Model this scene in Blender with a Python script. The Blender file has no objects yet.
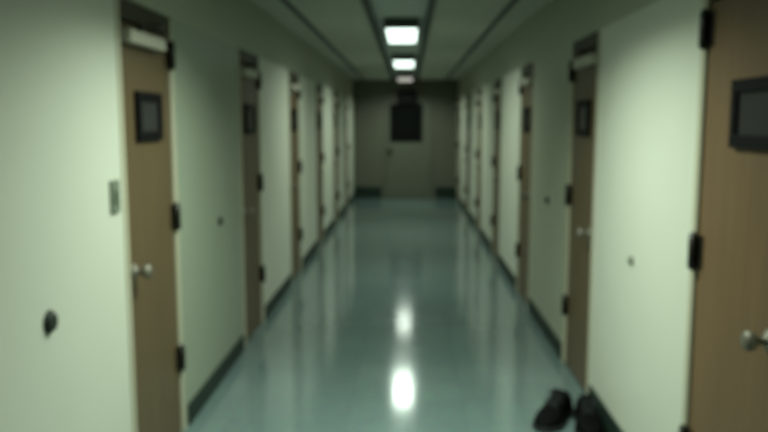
import bpy, bmesh, math, random
from mathutils import Vector, Matrix
random.seed(4)
S = bpy.context.scene
COL = S.collection

# ------------------------------------------------------------------ helpers
def box(bm, x0, x1, y0, y1, z0, z1, mi=0, bev=0.0, seg=2):
    x0, x1 = min(x0, x1), max(x0, x1); y0, y1 = min(y0, y1), max(y0, y1); z0, z1 = min(z0, z1), max(z0, z1)
    v = [bm.verts.new(p) for p in ((x0,y0,z0),(x1,y0,z0),(x1,y1,z0),(x0,y1,z0),(x0,y0,z1),(x1,y0,z1),(x1,y1,z1),(x0,y1,z1))]
    fs = []
    for q in ((0,3,2,1),(4,5,6,7),(0,1,5,4),(1,2,6,5),(2,3,7,6),(3,0,4,7)):
        f = bm.faces.new([v[i] for i in q]); f.material_index = mi; fs.append(f)
    if bev > 0:
        es = list({e for f in fs for e in f.edges})
        r = bmesh.ops.bevel(bm, geom=es, offset=bev, segments=seg, affect='EDGES', profile=0.5)
        for f in r['faces']: f.material_index = mi

def lathe(bm, prof, origin, axis, n=20, mi=0, smooth=True):
    """profile of (radius, distance along axis)"""
    axis = Vector(axis).normalized(); o = Vector(origin)
    u = axis.orthogonal().normalized(); w = axis.cross(u)
    rings = []
    for r, h in prof:
        if r < 1e-5: rings.append([bm.verts.new(o + axis*h)])
        else: rings.append([bm.verts.new(o + axis*h + (u*math.cos(2*math.pi*k/n) + w*math.sin(2*math.pi*k/n))*r) for k in range(n)])
    for a, b in zip(rings, rings[1:]):
        for k in range(n):
            p = [a[k % len(a)], a[(k+1) % len(a)], b[(k+1) % len(b)], b[k % len(b)]]
            q = []
            for t in p:
                if t not in q: q.append(t)
            if len(q) > 2:
                f = bm.faces.new(q); f.material_index = mi; f.smooth = smooth

def tube(bm, pts, r, n=8, mi=0):
    pts = [Vector(p) for p in pts]; rings = []
    for i, p in enumerate(pts):
        d = (pts[min(i+1, len(pts)-1)] - pts[max(i-1, 0)]).normalized()
        u = d.cross(Vector((0,0,1)))
        if u.length < 1e-3: u = Vector((1,0,0))
        u.normalize(); w = d.cross(u)
        rings.append([bm.verts.new(p + (u*math.cos(2*math.pi*k/n) + w*math.sin(2*math.pi*k/n))*r) for k in range(n)])
    for a, b in zip(rings, rings[1:]):
        for k in range(n):
            f = bm.faces.new((a[k], a[(k+1)%n], b[(k+1)%n], b[k])); f.smooth = True; f.material_index = mi
    for ring in (rings[0], rings[-1]): bm.faces.new(ring).material_index = mi

def obj(name, bm, mats, parent=None):
    bmesh.ops.recalc_face_normals(bm, faces=bm.faces[:])
    me = bpy.data.meshes.new(name); bm.to_mesh(me); bm.free()
    for m in (mats if isinstance(mats, (list, tuple)) else [mats]): me.materials.append(m)
    o = bpy.data.objects.new(name, me); COL.objects.link(o)
    if parent: o.parent = parent
    return o

def tag(o, label, cat, group=None, kind=None):
    o['label'] = label; o['category'] = cat
    if group: o['group'] = group
    if kind: o['kind'] = kind
    return o

def empty(name, loc):
    o = bpy.data.objects.new(name, None); COL.objects.link(o); o.location = loc; o.empty_display_size = .05
    return o

def dup_tree(o, parent=None):
    c = o.copy(); COL.objects.link(c)
    if parent: c.parent = parent
    for ch in list(o.children): dup_tree(ch, c)
    return c

# ------------------------------------------------------------------ materials
def srgb(r, g, b):
    f = lambda c: c/12.92 if c <= .04045 else ((c+.055)/1.055)**2.4
    return (f(r/255), f(g/255), f(b/255), 1)

def mat(name, col, rough=.5, metal=0, noise=0.0, nscale=6.0, stretch=(1,1,1), bump=0.0, bscale=60.0, spec=.5, coat=0):
    m = bpy.data.materials.new(name); m.use_nodes = True
    nt = m.node_tree; b = nt.nodes['Principled BSDF']
    b.inputs['Roughness'].default_value = rough; b.inputs['Metallic'].default_value = metal
    b.inputs['Specular IOR Level'].default_value = spec; b.inputs['Coat Weight'].default_value = coat
    b.inputs['Base Color'].default_value = col
    tc = nt.nodes.new('ShaderNodeTexCoord')
    if noise > 0:
        mp = nt.nodes.new('ShaderNodeMapping'); mp.inputs['Scale'].default_value = stretch
        nz = nt.nodes.new('ShaderNodeTexNoise'); nz.inputs['Scale'].default_value = nscale; nz.inputs['Detail'].default_value = 4
        mx = nt.nodes.new('ShaderNodeMix'); mx.data_type = 'RGBA'
        mx.inputs[6].default_value = tuple(c*(1-noise) for c in col[:3]) + (1,)
        mx.inputs[7].default_value = tuple(min(1, c*(1+noise)) for c in col[:3]) + (1,)
        nt.links.new(tc.outputs['Object'], mp.inputs['Vector']); nt.links.new(mp.outputs['Vector'], nz.inputs['Vector'])
        nt.links.new(nz.outputs['Fac'], mx.inputs[0]); nt.links.new(mx.outputs[2], b.inputs['Base Color'])
    if bump > 0:
        n2 = nt.nodes.new('ShaderNodeTexNoise'); n2.inputs['Scale'].default_value = bscale
        bp = nt.nodes.new('ShaderNodeBump'); bp.inputs['Strength'].default_value = bump; bp.inputs['Distance'].default_value = .004
        nt.links.new(tc.outputs['Object'], n2.inputs['Vector']); nt.links.new(n2.outputs['Fac'], bp.inputs['Height'])
        nt.links.new(bp.outputs['Normal'], b.inputs['Normal'])
    return m

def emit(name, col, strength):
    m = bpy.data.materials.new(name); m.use_nodes = True; nt = m.node_tree
    b = nt.nodes['Principled BSDF']; b.inputs['Base Color'].default_value = (.8,.8,.8,1)
    b.inputs['Emission Color'].default_value = col; b.inputs['Emission Strength'].default_value = strength
    return m

M = dict(
    wall   = mat('cream_wall_paint', (.58,.60,.50,1), .42, noise=.06, nscale=1.5, bump=.12),
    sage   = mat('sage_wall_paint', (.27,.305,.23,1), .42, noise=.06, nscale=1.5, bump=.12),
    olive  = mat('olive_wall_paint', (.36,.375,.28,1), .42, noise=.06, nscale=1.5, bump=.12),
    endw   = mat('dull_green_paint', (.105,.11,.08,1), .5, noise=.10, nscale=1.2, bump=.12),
    base   = mat('dark_green_vinyl', (.012,.026,.018,1), .6, spec=.25),
    ceil   = mat('grey_ceiling_tile', (.45,.47,.40,1), .8, noise=.10, nscale=5, bump=.4, bscale=120),
    ceilc  = mat('pale_ceiling_tile', (.50,.56,.52,1), .7, noise=.06, nscale=5, bump=.3, bscale=120),
    groove = mat('dark_ceiling_rail', (.03,.035,.03,1), .6),
    woodw  = mat('warm_brown_door_veneer', (.140,.085,.039,1), .5, noise=.28, nscale=7, stretch=(5,5,.35)),
    wood   = mat('brown_door_veneer', (.102,.070,.032,1), .5, noise=.28, nscale=7, stretch=(5,5,.35)),
    frame  = mat('cream_frame_paint', (.42,.40,.29,1), .5),
    head   = mat('dark_frame_head', (.04,.036,.022,1), .6),
    hinge  = mat('dark_bronze', (.018,.016,.010,1), .4, metal=.3),
    steel  = mat('dull_steel', (.19,.18,.14,1), .5, metal=.5),
    closer = mat('silver_closer_paint', (.46,.44,.36,1), .5),
    black  = mat('black_plastic', (.004,.004,.004,1), .6, spec=.12),
    plate  = mat('grey_glass', (.028,.029,.027,1), .4, spec=.2),
    switch = mat('grey_green_plastic', (.15,.18,.13,1), .5),
    rubber = mat('dark_rubber', (.012,.018,.010,1), .6),
    leather= mat('black_leather', (.0015,.002,.002,1), .65, spec=.06, bump=.1, bscale=160),
    sole   = mat('black_rubber_sole', (.006,.007,.007,1), .7),
    lace   = mat('black_lace', (.012,.013,.013,1), .8),
    lining = mat('dark_shoe_lining', (.02,.022,.02,1), .9),
    housing= mat('dark_lamp_housing', (.05,.055,.05,1), .5),
    lens   = emit('lit_diffuser', (.80,1.0,.88,1), 2.3),
    lensdim= emit('dim_diffuser', (1.0,.93,.86,1), .45),
    glass  = mat('dark_window_glass', (.006,.007,.006,1), .08),
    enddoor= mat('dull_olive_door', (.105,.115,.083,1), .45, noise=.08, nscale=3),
)

# glossy vinyl floor in 30 cm tiles
def floor_mat():
    m = bpy.data.materials.new('waxed_teal_floor'); m.use_nodes = True; nt = m.node_tree
    b = nt.nodes['Principled BSDF']
    tc = nt.nodes.new('ShaderNodeTexCoord')
    br = nt.nodes.new('ShaderNodeTexBrick')
    br.offset = 0; br.inputs['Scale'].default_value = 1
    br.inputs['Brick Width'].default_value = .305; br.inputs['Row Height'].default_value = .305
    br.inputs['Mortar Size'].default_value = .0015
    br.inputs['Color1'].default_value = (.116,.168,.160,1); br.inputs['Color2'].default_value = (.132,.188,.178,1)
    br.inputs['Mortar'].default_value = (.085,.12,.115,1)
    nz = nt.nodes.new('ShaderNodeTexNoise'); nz.inputs['Scale'].default_value = 30; nz.inputs['Detail'].default_value = 6
    mx = nt.nodes.new('ShaderNodeMix'); mx.data_type = 'RGBA'; mx.blend_type = 'OVERLAY'; mx.inputs[0].default_value = .25
    nt.links.new(tc.outputs['Object'], br.inputs['Vector']); nt.links.new(tc.outputs['Object'], nz.inputs['Vector'])
    nt.links.new(br.outputs['Color'], mx.inputs[6]); nt.links.new(nz.outputs['Color'], mx.inputs[7])
    nt.links.new(mx.outputs[2], b.inputs['Base Color'])
    n2 = nt.nodes.new('ShaderNodeTexNoise'); n2.inputs['Scale'].default_value = 2.2; n2.inputs['Detail'].default_value = 2
    mr = nt.nodes.new('ShaderNodeMapRange'); mr.inputs[3].default_value = .09; mr.inputs[4].default_value = .15
    nt.links.new(tc.outputs['Object'], n2.inputs['Vector']); nt.links.new(n2.outputs['Fac'], mr.inputs[0])
    nt.links.new(mr.outputs[0], b.inputs['Roughness'])
    b.inputs['IOR'].default_value = 1.55
    b.inputs['Coat Weight'].default_value = .35; b.inputs['Coat Roughness'].default_value = .12
    return m
M['floor'] = floor_mat()

# ------------------------------------------------------------------ dimensions (camera stands at x = 0, y = 0)
XL, XR = -1.107, .997
YB, YE = -3.6, 15.2
H = 2.38
T = .14
DH = 2.005                 # top of the door openings
DW = .69
PITCH = 2.05
left_doors  = [2.85 + PITCH*k for k in range(6)]
right_doors = [1.94 + PITCH*k for k in range(7)]
lead_l, lead_r = [2.85 - PITCH], [1.94 - PITCH]

# ------------------------------------------------------------------ the room
bm = bmesh.new(); box(bm, XL-T, XR+T, YB-T, YE+T, -.08, 0)
tag(obj('floor', bm, M['floor']), 'long glossy blue-green tiled corridor floor reflecting the ceiling lights', 'floor', kind='structure')

GL, GR, GW = -.31, .17, .022            # rails that border the middle strip of ceiling
bm = bmesh.new()
box(bm, XL-T, GL-GW, YB-T, YE+T, H, H+.08, 0); box(bm, GR+GW, XR+T, YB-T, YE+T, H, H+.08, 0)
box(bm, GL-GW, GR+GW, YB-T, YE+T, H+.03, H+.08, 1)
tag(obj('ceiling', bm, [M['ceil'], M['ceilc']]), 'dim grey-green corridor ceiling with a lighter strip down the middle', 'ceiling', kind='structure')
for i, (x, lab) in enumerate(((GL, 'dark ceiling rail along the side of the light strip next to the closed brown near-door wall'),
                              (GR, 'dark ceiling rail along the light strip, on the side of the black shoes'))):
    bm = bmesh.new(); box(bm, x-GW, x+GW, YB, YE, H-.018, H+.03, 0, .004, 1)
    tag(obj('trim_%d' % (i+1), bm, M['groove']), lab, 'ceiling trim', kind='structure')
COL.objects['trim_1']['label'] = 'dark ceiling rail bordering the lamps, left one of the two inner rails'
COL.objects['trim_2']['label'] = 'dark ceiling rail bordering the lamps, right one of the two inner rails'
for i, (x, s, side) in enumerate(((XL+.235, 1, 'left'), (XR-.255, -1, 'right'))):
    bm = bmesh.new(); box(bm, x-.02, x+.02, YB, YE, H-.018, H+.001, 0, .004, 1)
    tag(obj('trim_%d' % (i+3), bm, M['groove']), 'dark ceiling rail running a hand\'s width from the %s wall' % side, 'ceiling trim', kind='structure')

def side_wall(side, x, s, doors, tint):
    """s: direction into the corridor"""
    bm = bmesh.new(); xo = x - s*T
    ys = [YB] + [v for d in doors for v in (d, d+DW)] + [YE]
    for k in range(0, len(ys), 2):
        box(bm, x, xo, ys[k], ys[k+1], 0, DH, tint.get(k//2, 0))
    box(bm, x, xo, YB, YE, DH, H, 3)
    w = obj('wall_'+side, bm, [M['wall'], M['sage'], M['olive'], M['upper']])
    tag(w, 'pale green-lit %s corridor wall broken by a row of brown doors' % side, 'wall', kind='structure')
    bm = bmesh.new()
    for k in range(0, len(ys), 2):
        a = ys[k] + (.045 if k else 0); b = ys[k+1] - (.045 if k+2 < len(ys) else 0)
        box(bm, x, x+s*.012, a, b, 0, .11, 0, .003, 1)
    tag(obj('baseboard_'+side, bm, M['base']), 'dark green vinyl baseboard along the foot of the %s wall' % side, 'baseboard', kind='structure')
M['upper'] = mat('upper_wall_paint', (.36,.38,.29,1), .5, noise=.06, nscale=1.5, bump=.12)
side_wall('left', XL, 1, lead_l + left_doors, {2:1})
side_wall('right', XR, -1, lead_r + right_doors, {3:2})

bm = bmesh.new()
EDX0, EDX1, EDH = -.49, .51, 2.0        # the door in the end wall
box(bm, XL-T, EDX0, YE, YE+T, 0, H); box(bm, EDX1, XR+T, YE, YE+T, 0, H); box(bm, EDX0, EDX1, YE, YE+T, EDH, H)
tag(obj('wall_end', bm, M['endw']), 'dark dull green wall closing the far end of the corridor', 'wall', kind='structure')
bm = bmesh.new()
box(bm, XL, EDX0-.05, YE-.03, YE, 0, .23, 0, .004, 1); box(bm, EDX1+.05, XR, YE-.03, YE, 0, .23, 0, .004, 1)
tag(obj('baseboard_end', bm, M['base']), 'tall near-black baseboard on both sides of the far end door', 'baseboard', kind='structure')
bm = bmesh.new(); box(bm, XL-T, XR+T, YB-T, YB, 0, H)
tag(obj('wall_back', bm, M['wall']), 'cream wall closing the corridor behind the viewer', 'wall', kind='structure')

# ------------------------------------------------------------------ doors
# built for the left wall, in its own frame: local y = 0 at the latch edge, DW at the hinge edge, x = 0 at the wall face, +x into the corridor
def door_root(name, m='wood'):
    bm = bmesh.new()
    box(bm, -.052, -.008, .048, DW-.048, .008, 1.915, 0, .003, 1)
    return obj(name, bm, M[m])

def door_parts(leaf, c=.335, hw=.15, closer=True):
    bm = bmesh.new()                                        # jambs
    for a, b in ((.004, .044), (DW-.044, DW-.004)):
        box(bm, -.12, .004, a, b, 0.002, DH-.004, 0, .004, 1)
    box(bm, -.12, -.056, .03, .062, 0.002, 1.92); box(bm, -.12, -.056, DW-.062, DW-.03, 0.002, 1.92)   # stops
    obj('door_frame', bm, M['frame'], leaf)
    bm = bmesh.new(); box(bm, -.12, .006, .046, DW-.046, 1.922, DH-.004, 0, .004, 1)
    h = obj('frame_head', bm, M['head'], leaf); h['label'] = 'dark head of the door frame'
    for z in (.385, 1.08, 1.83):
        bm = bmesh.new()
        box(bm, -.008, -.004, DW-.09, DW-.046, z-.058, z+.058, 0, .001, 1)
        box(bm, .004, .009, DW-.046, DW-.012, z-.058, z+.058, 0, .001, 1)
        lathe(bm, [(0,-.068),(.008,-.066),(.009,-.060),(.0145,-.058)] + [(.0145,.058),(.009,.060),(.008,.066),(0,.068)], (.012, DW-.047, z), (0,0,1), 14)
        g = obj('hinge', bm, M['hinge'], leaf)
    bm = bmesh.new()                                        # knob with its rose
    lathe(bm, [(0,-.008),(.033,-.008),(.033,-.003),(.028,0),(.013,.006),(.012,.03),(.024,.036),(.029,.046),(.028,.056),(.020,.064),(0,.066)], (0, .105, .92), (1,0,0), 24)
    obj('door_knob', bm, M['steel'], leaf)
    bm = bmesh.new()                                        # notice frame
    z0, z1, t = 1.445, 1.65, .04
    for a, b, e, f in ((c-hw, c+hw, z1-t, z1), (c-hw, c+hw, z0, z0+t), (c-hw, c-hw+t, z0+t, z1-t), (c+hw-t, c+hw, z0+t, z1-t)):
        box(bm, -.008, .012, a, b, e, f, 0, .003, 1)
    nf = obj('notice_frame', bm, M['black'], leaf); nf['label'] = 'dark framed panel at eye height on the door'
    bm = bmesh.new(); box(bm, -.008, .002, c-hw+t, c+hw-t, z0+t, z1-t)
    obj('notice_panel', bm, M['plate'], nf)
    if closer:
        bm = bmesh.new()
        box(bm, -.008, .040, .06, .48, 1.832, 1.885, 0, .008, 3)
        cl = obj('door_closer', bm, M['closer'], leaf); cl['label'] = 'pale door closer below the frame head'
        bm = bmesh.new()
        tube(bm, [(.022,.20,1.883),(.022,.20,1.91)], .012, 12)
        tube(bm, [(.022,.20,1.905),(.050,.36,1.92),(.018,.50,1.95)], .007, 8)
        obj('closer_arm', bm, M['hinge'], cl)

proto = door_root('door_1'); door_parts(proto)
plain = door_root('door_7', 'woodw'); door_parts(plain, .24, .165, closer=False)
names_l = ['first brown door in the left wall, beside the grey switch plate', 'second brown door along the left wall, past the dark sage green bay']
ordn = ['first','second','third','fourth','fifth','sixth','seventh','eighth']
n = 0
for k, y in enumerate(left_doors):
    d = proto if k == 0 else dup_tree(proto)
    n += 1; d.name = 'door_%d' % n
    d.location = (XL, y, 0)
    lab = names_l[k] if k < 2 else 'brown hinged door, %s of the row along the left wall' % ordn[k]
    tag(d, lab, 'door', 'brown doors of the left wall', 'structure')
names_r = ['large brown door closest to the viewer on the right wall, with dark framed panel', 'second brown door along the right wall, behind the black shoes']
for k, y in enumerate(right_doors):
    d = plain if k == 0 else dup_tree(proto)
    n += 1; d.name = 'door_%d' % n
    d.location = (XR, y, 0); d.scale = (-1, 1, 1)
    lab = names_r[k] if k < 2 else 'brown hinged door, %s of the row along the right wall' % ordn[k]
    tag(d, lab, 'door', 'brown doors of the right wall', 'structure')
# door in the end wall
bm = bmesh.new()
WX0, WX1, WZ0, WZ1 = -.35, .27, 1.16, 1.88
y0, y1 = YE+.01, YE+.055
for a, b, e, f in ((EDX0+.045, WX0, .008, EDH-.045), (WX1, EDX1-.045, .008, EDH-.045), (WX0, WX1, .008, WZ0), (WX0, WX1, WZ1, EDH-.045)):
    box(bm, a, b, y0, y1, e, f)
d = obj('door_%d' % (n+1), bm, M['enddoor'])
tag(d, 'dull olive door with a black window at the far end of the corridor', 'door', kind='structure')
bm = bmesh.new()
box(bm, EDX0+.004, EDX0+.042, YE-.012, YE+.12, 0, EDH-.004, 0, .003, 1); box(bm, EDX1-.042, EDX1-.004, YE-.012, YE+.12, 0, EDH-.004, 0, .003, 1)
box(bm, EDX0+.042, EDX1-.042, YE-.012, YE+.12, EDH-.042, EDH-.004, 0, .003, 1)
obj('door_frame', bm, M['endw'], d)
bm = bmesh.new(); box(bm, WX0, WX1, y0+.018, y0+.028, WZ0, WZ1)
g = obj('window_pane', bm, M['glass'], d); g['label'] = 'black window pane in the end door'
bm = bmesh.new()
for a, b, e, f in ((WX0-.02, WX1+.02, WZ0-.02, WZ0+.03), (WX0-.02, WX1+.02, WZ1-.03, WZ1+.02), (WX0-.02, WX0+.03, WZ0+.03, WZ1-.03), (WX1-.03, WX1+.02, WZ0+.03, WZ1-.03)):
    box(bm, a, b, y0-.014, y0, e, f, 0, .003, 1)
obj('window_bead', bm, M['black'], g)
bm = bmesh.new(); lathe(bm, [(0,-.002),(.055,-.002),(.055,.006),(.018,.010),(.016,.05),(.034,.058),(.038,.072),(.030,.086),(0,.09)], (EDX0+.12, y0, .95), (0,-1,0), 20)
obj('door_knob', bm, M['hinge'], d)

# ------------------------------------------------------------------ small wall fixtures
def bumper(x, s, y, z, r, lab):
    t = empty('door_bumper', (x, y, z))
    bm = bmesh.new(); lathe(bm, [(0,0),(r*1.25,0),(r*1.25,.004),(r*1.1,.007),(0,.007)], (0,0,0), (s,0,0), 20)
    obj('base_plate', bm, M['steel'] if r < .018 else M['rubber'], t)
    bm = bmesh.new(); lathe(bm, [(0,.006),(r,.006),(r,.012),(r*.92,.016),(r*.7,.018),(r*.45,.016),(0,.015)], (0,0,0), (s,0,0), 20)
    obj('rubber_pad', bm, M['rubber'] if r > .018 else M['switch'], t)
    tag(t, lab, 'door bumper', 'rubber door bumpers on the walls')
bumper(XL, 1, 2.215, .91, .030, 'dark round rubber bumper on the pale wall before the first left door')
bumper(XL, 1, 4.32, .947, .022, 'small dark bumper on the sage green bay between the first two left doors')
bumper(XR, -1, 3.30, .914, .017, 'small grey bumper on the bright wall above the black shoes')
bumper(XR, -1, 5.33, .973, .022, 'small dark bumper on the olive bay beyond the second right door')

t = empty('light_switch', (XL, 2.765, 1.245))
bm = bmesh.new(); box(bm, 0, .010, -.040, .040, -.062, .062, 0, .003, 2); obj('switch_plate', bm, M['switch'], t)
bm = bmesh.new(); box(bm, .008, .020, -.012, .012, -.025, .025, 0, .003, 2); obj('toggle', bm, M['switch'], t)
tag(t, 'grey-green switch plate beside the frame of the first left door', 'light switch')

# black sign box over the end door
t = empty('sign_box', (-.02, YE, 2.03))
bm = bmesh.new(); box(bm, -.19, .19, -.15, -.03, -.12, .13, 0, .012, 2); obj('sign_case', bm, M['black'], t)
bm = bmesh.new(); box(bm, -.07, .07, -.04, 0, -.05, .05, 0, .004, 1); obj('wall_bracket', bm, M['hinge'], t)
tag(t, 'black unlit sign box on the end wall above the far door', 'sign box')

# ------------------------------------------------------------------ ceiling lights
LX, LW, LL = -.06, .30, 1.1
ZB = 2.32
def fixture():
    t = empty('ceiling_light', (0,0,0))
    bm = bmesh.new()
    zt = H + .03 - ZB
    hw, hl = LW/2, LL/2
    box(bm, -hw, hw, -hl, hl, .03, zt, 0, .006, 1)
    for s in (-1, 1):
        box(bm, s*hw, s*(hw-.014), -hl, hl, 0, .034, 0)
        box(bm, -hw, hw, s*hl, s*(hl-.02), 0, .034, 0)
    obj('housing', bm, M['housing'], t)
    bm = bmesh.new(); box(bm, -hw+.016, hw-.016, -hl+.022, hl-.022, -.012, .028, 0, .01, 2)
    obj('diffuser', bm, M['lens'], t)
    return t
lamps = [(-.4, 'ceiling light behind the viewer', 3), (3.0, 'ceiling light over the viewer end of the corridor, above the first doors', 50),
         (7.06, 'brightest white ceiling light, nearest of the three in view', 24), (10.4, 'smaller white ceiling light, middle of the three in view', 24),
         (14.0, 'faint pinkish ceiling light by the end wall', 23)]
fx = fixture()
POWER = 1.0
fxs = [fx] + [dup_tree(fx) for _ in lamps[1:]]
for i, (y, lab, w) in enumerate(lamps):
    t = fxs[i]
    t.location = (LX, y, ZB)
    tag(t, lab, 'ceiling light', 'ceiling lights of the corridor')
    if i == len(lamps)-1:
        dif = [c for c in t.children if c.name.startswith('diffuser')][0]
        dif.data = dif.data.copy(); dif.data.materials[0] = M['lensdim']; dif['label'] = 'dim pinkish diffuser'
    L = bpy.data.lights.new('fluorescent_tubes', 'AREA'); L.shape = 'RECTANGLE'; L.size = LW-.05; L.size_y = LL-.06
    L.energy = w*POWER; L.color = (.85,1.0,.85); L.spread = math.radians(138 if i == 1 else 154)
    lo = bpy.data.objects.new('fluorescent_tubes', L); COL.objects.link(lo); lo.parent = t; lo.location = (0,0,-.016)

# ------------------------------------------------------------------ shoes
def shoe():
    t = empty('black_shoe', (0,0,0))
    Lg = .29
    def half(u):                                    # outline half widths (inner, outer) at u = 0 heel .. 1 toe
        pts = [(0,.018),(.04,.030),(.15,.036),(.35,.033),(.55,.042),(.72,.050),(.86,.044),(.95,.030),(1,.012)]
        for (a, wa), (b, wb) in zip(pts, pts[1:]):
            if u <= b:
                q = (u-a)/(b-a); q = q*q*(3-2*q); return wa + (wb-wa)*q
        return .012
    N = 26
    bm = bmesh.new(); lo = []; up = []
    for side in (1, -1):
        for k in range(N+1):
            u = k/N if side == 1 else 1-k/N
            w = half(u)*1.06 + .002
            z = .004*max(0, (u-.75)/.25)**2
            lo.append(bm.verts.new((side*w, (u-.5)*Lg, z))); up.append(bm.verts.new((side*w, (u-.5)*Lg*1.01, .026 + z - .006*(u > .3))))
    n_ = len(lo)
    for k in range(n_): bm.faces.new((lo[k], lo[(k+1)%n_], up[(k+1)%n_], up[k])).smooth = True
    bm.faces.new(list(reversed(lo))); bm.faces.new(up)
    obj('sole', bm, M['sole'], t)
    # upper: arched cross sections from heel to toe
    bm = bmesh.new(); rings = []
    K = 14
    def hgt(u):
        pts = [(0,.078),(.06,.098),(.18,.108),(.34,.112),(.46,.106),(.60,.080),(.75,.060),(.88,.052),(.96,.042),(1,.030)]
        for (a, wa), (b, wb) in zip(pts, pts[1:]):
            if u <= b: return wa + (wb-wa)*(u-a)/(b-a)
        return .03
    for k in range(N+1):
        u = k/N; w = half(u); h = hgt(u); ring = []
        for j in range(K+1):
            a = math.pi*j/K; c = math.cos(a); s_ = math.sin(a)
            x = w*math.copysign(abs(c)**.62, c); z = .020 + (h-.020)*abs(s_)**.62
            if u < .47: x *= 1 - .22*abs(s_)
            ring.append(bm.verts.new((x, (u-.5)*Lg, z)))
        rings.append(ring)
    for k in range(N):
        u = (k+.5)/N
        for j in range(K):
            if .05 < u < .42 and 4 <= j <= K-5: continue              # the foot opening
            bm.faces.new((rings[k][j], rings[k+1][j], rings[k+1][j+1], rings[k][j+1])).smooth = True
    bm.faces.new(rings[0]); bm.faces.new(list(reversed(rings[-1])))
    o = obj('upper', bm, M['leather'], t)
    sol = o.modifiers.new('thickness', 'SOLIDIFY'); sol.thickness = .004; sol.offset = -1
    bm = bmesh.new()                                                     # insole
    vs = []
    for side in (1, -1):
        for k in range(1, 15):
            u = .04 + .5*(k/14 if side == 1 else 1-(k-1)/14)
            vs.append(bm.verts.new((side*half(u)*.86, (u-.5)*Lg, .034)))
    bm.faces.new(vs); obj('insole', bm, M['lining'], t)
    bm = bmesh.new()                                                     # tongue
    rows = []
    for k in range(7):
        q = k/6; y = (.62-.24*q-.5)*Lg; z = .074 + .058*q
        rows.append([bm.verts.new((x*(.020+.004*q), y - .01*x*x, z - .006*x*x)) for x in (-1,-.5,0,.5,1)])
    for a, b in zip(rows, rows[1:]):
        for j in range(4): bm.faces.new((a[j], a[j+1], b[j+1], b[j])).smooth = True
    o = obj('tongue', bm, M['leather'], t); o.modifiers.new('thickness', 'SOLIDIFY').thickness = .004
    bm = bmesh.new()                                                     # laces
    for k in range(4):
        u = .64 - .055*k; y = (u-.5)*Lg; z = hgt(u) + .004
        for s in (1, -1):
            tube(bm, [(-s*.020, y, z-.006), (-s*.01, y-.005, z+.003), (s*.01, y-.012, z+.006), (s*.020, y-.016, z)], .0022, 6)
    zt = hgt(.44) + .008; yt = (.44-.5)*Lg
    for s in (1, -1):
        tube(bm, [(0, yt, zt), (s*.018, yt+.012, zt+.012), (s*.036, yt+.004, zt+.004), (s*.030, yt-.010, zt-.002), (0, yt, zt)], .0022, 6)
        tube(bm, [(0, yt, zt), (s*.02, yt+.022, zt-.006), (s*.038, yt+.032, zt-.022)], .0022, 6)
    obj('lace', bm, M['lace'], t)
    return t
s1 = shoe(); s2 = dup_tree(s1)
s1.location = (.755, 3.70, 0); s1.scale = (1.38,1.2,1.22); s1.rotation_euler = (0,0,math.radians(148))
s2.location = (.905, 3.62, 0); s2.scale = (1.38,1.2,1.22); s2.rotation_euler = (0,0,math.radians(175))
tag(s1, 'black lace-up shoe further out on the floor, nearer the middle of the corridor', 'shoe', 'pair of black shoes')
tag(s2, 'black lace-up shoe standing closest to the right wall baseboard', 'shoe', 'pair of black shoes')

# ------------------------------------------------------------------ world, camera, view
w = bpy.data.worlds.new('dark'); S.world = w; w.use_nodes = True
w.node_tree.nodes['Background'].inputs[0].default_value = (.02,.025,.02,1); w.node_tree.nodes['Background'].inputs[1].default_value = .2

cam = bpy.data.cameras.new('camera'); co = bpy.data.objects.new('camera', cam); COL.objects.link(co); S.camera = co
F = 746.7
cam.sensor_width = 36; cam.lens = 36*F/768; cam.clip_start = .05
co.location = (0, 0, 1.52)
co.rotation_euler = (math.radians(90) - math.atan(93/F), 0, math.atan(24/F))
cam.dof.use_dof = True; cam.dof.focus_distance = .5; cam.dof.aperture_fstop = 36*F/768/1000/.0054

S.view_settings.view_transform = 'Standard'; S.view_settings.look = 'None'
S.view_settings.exposure = 0; S.view_settings.gamma = 1; S.view_settings.use_curve_mapping = False
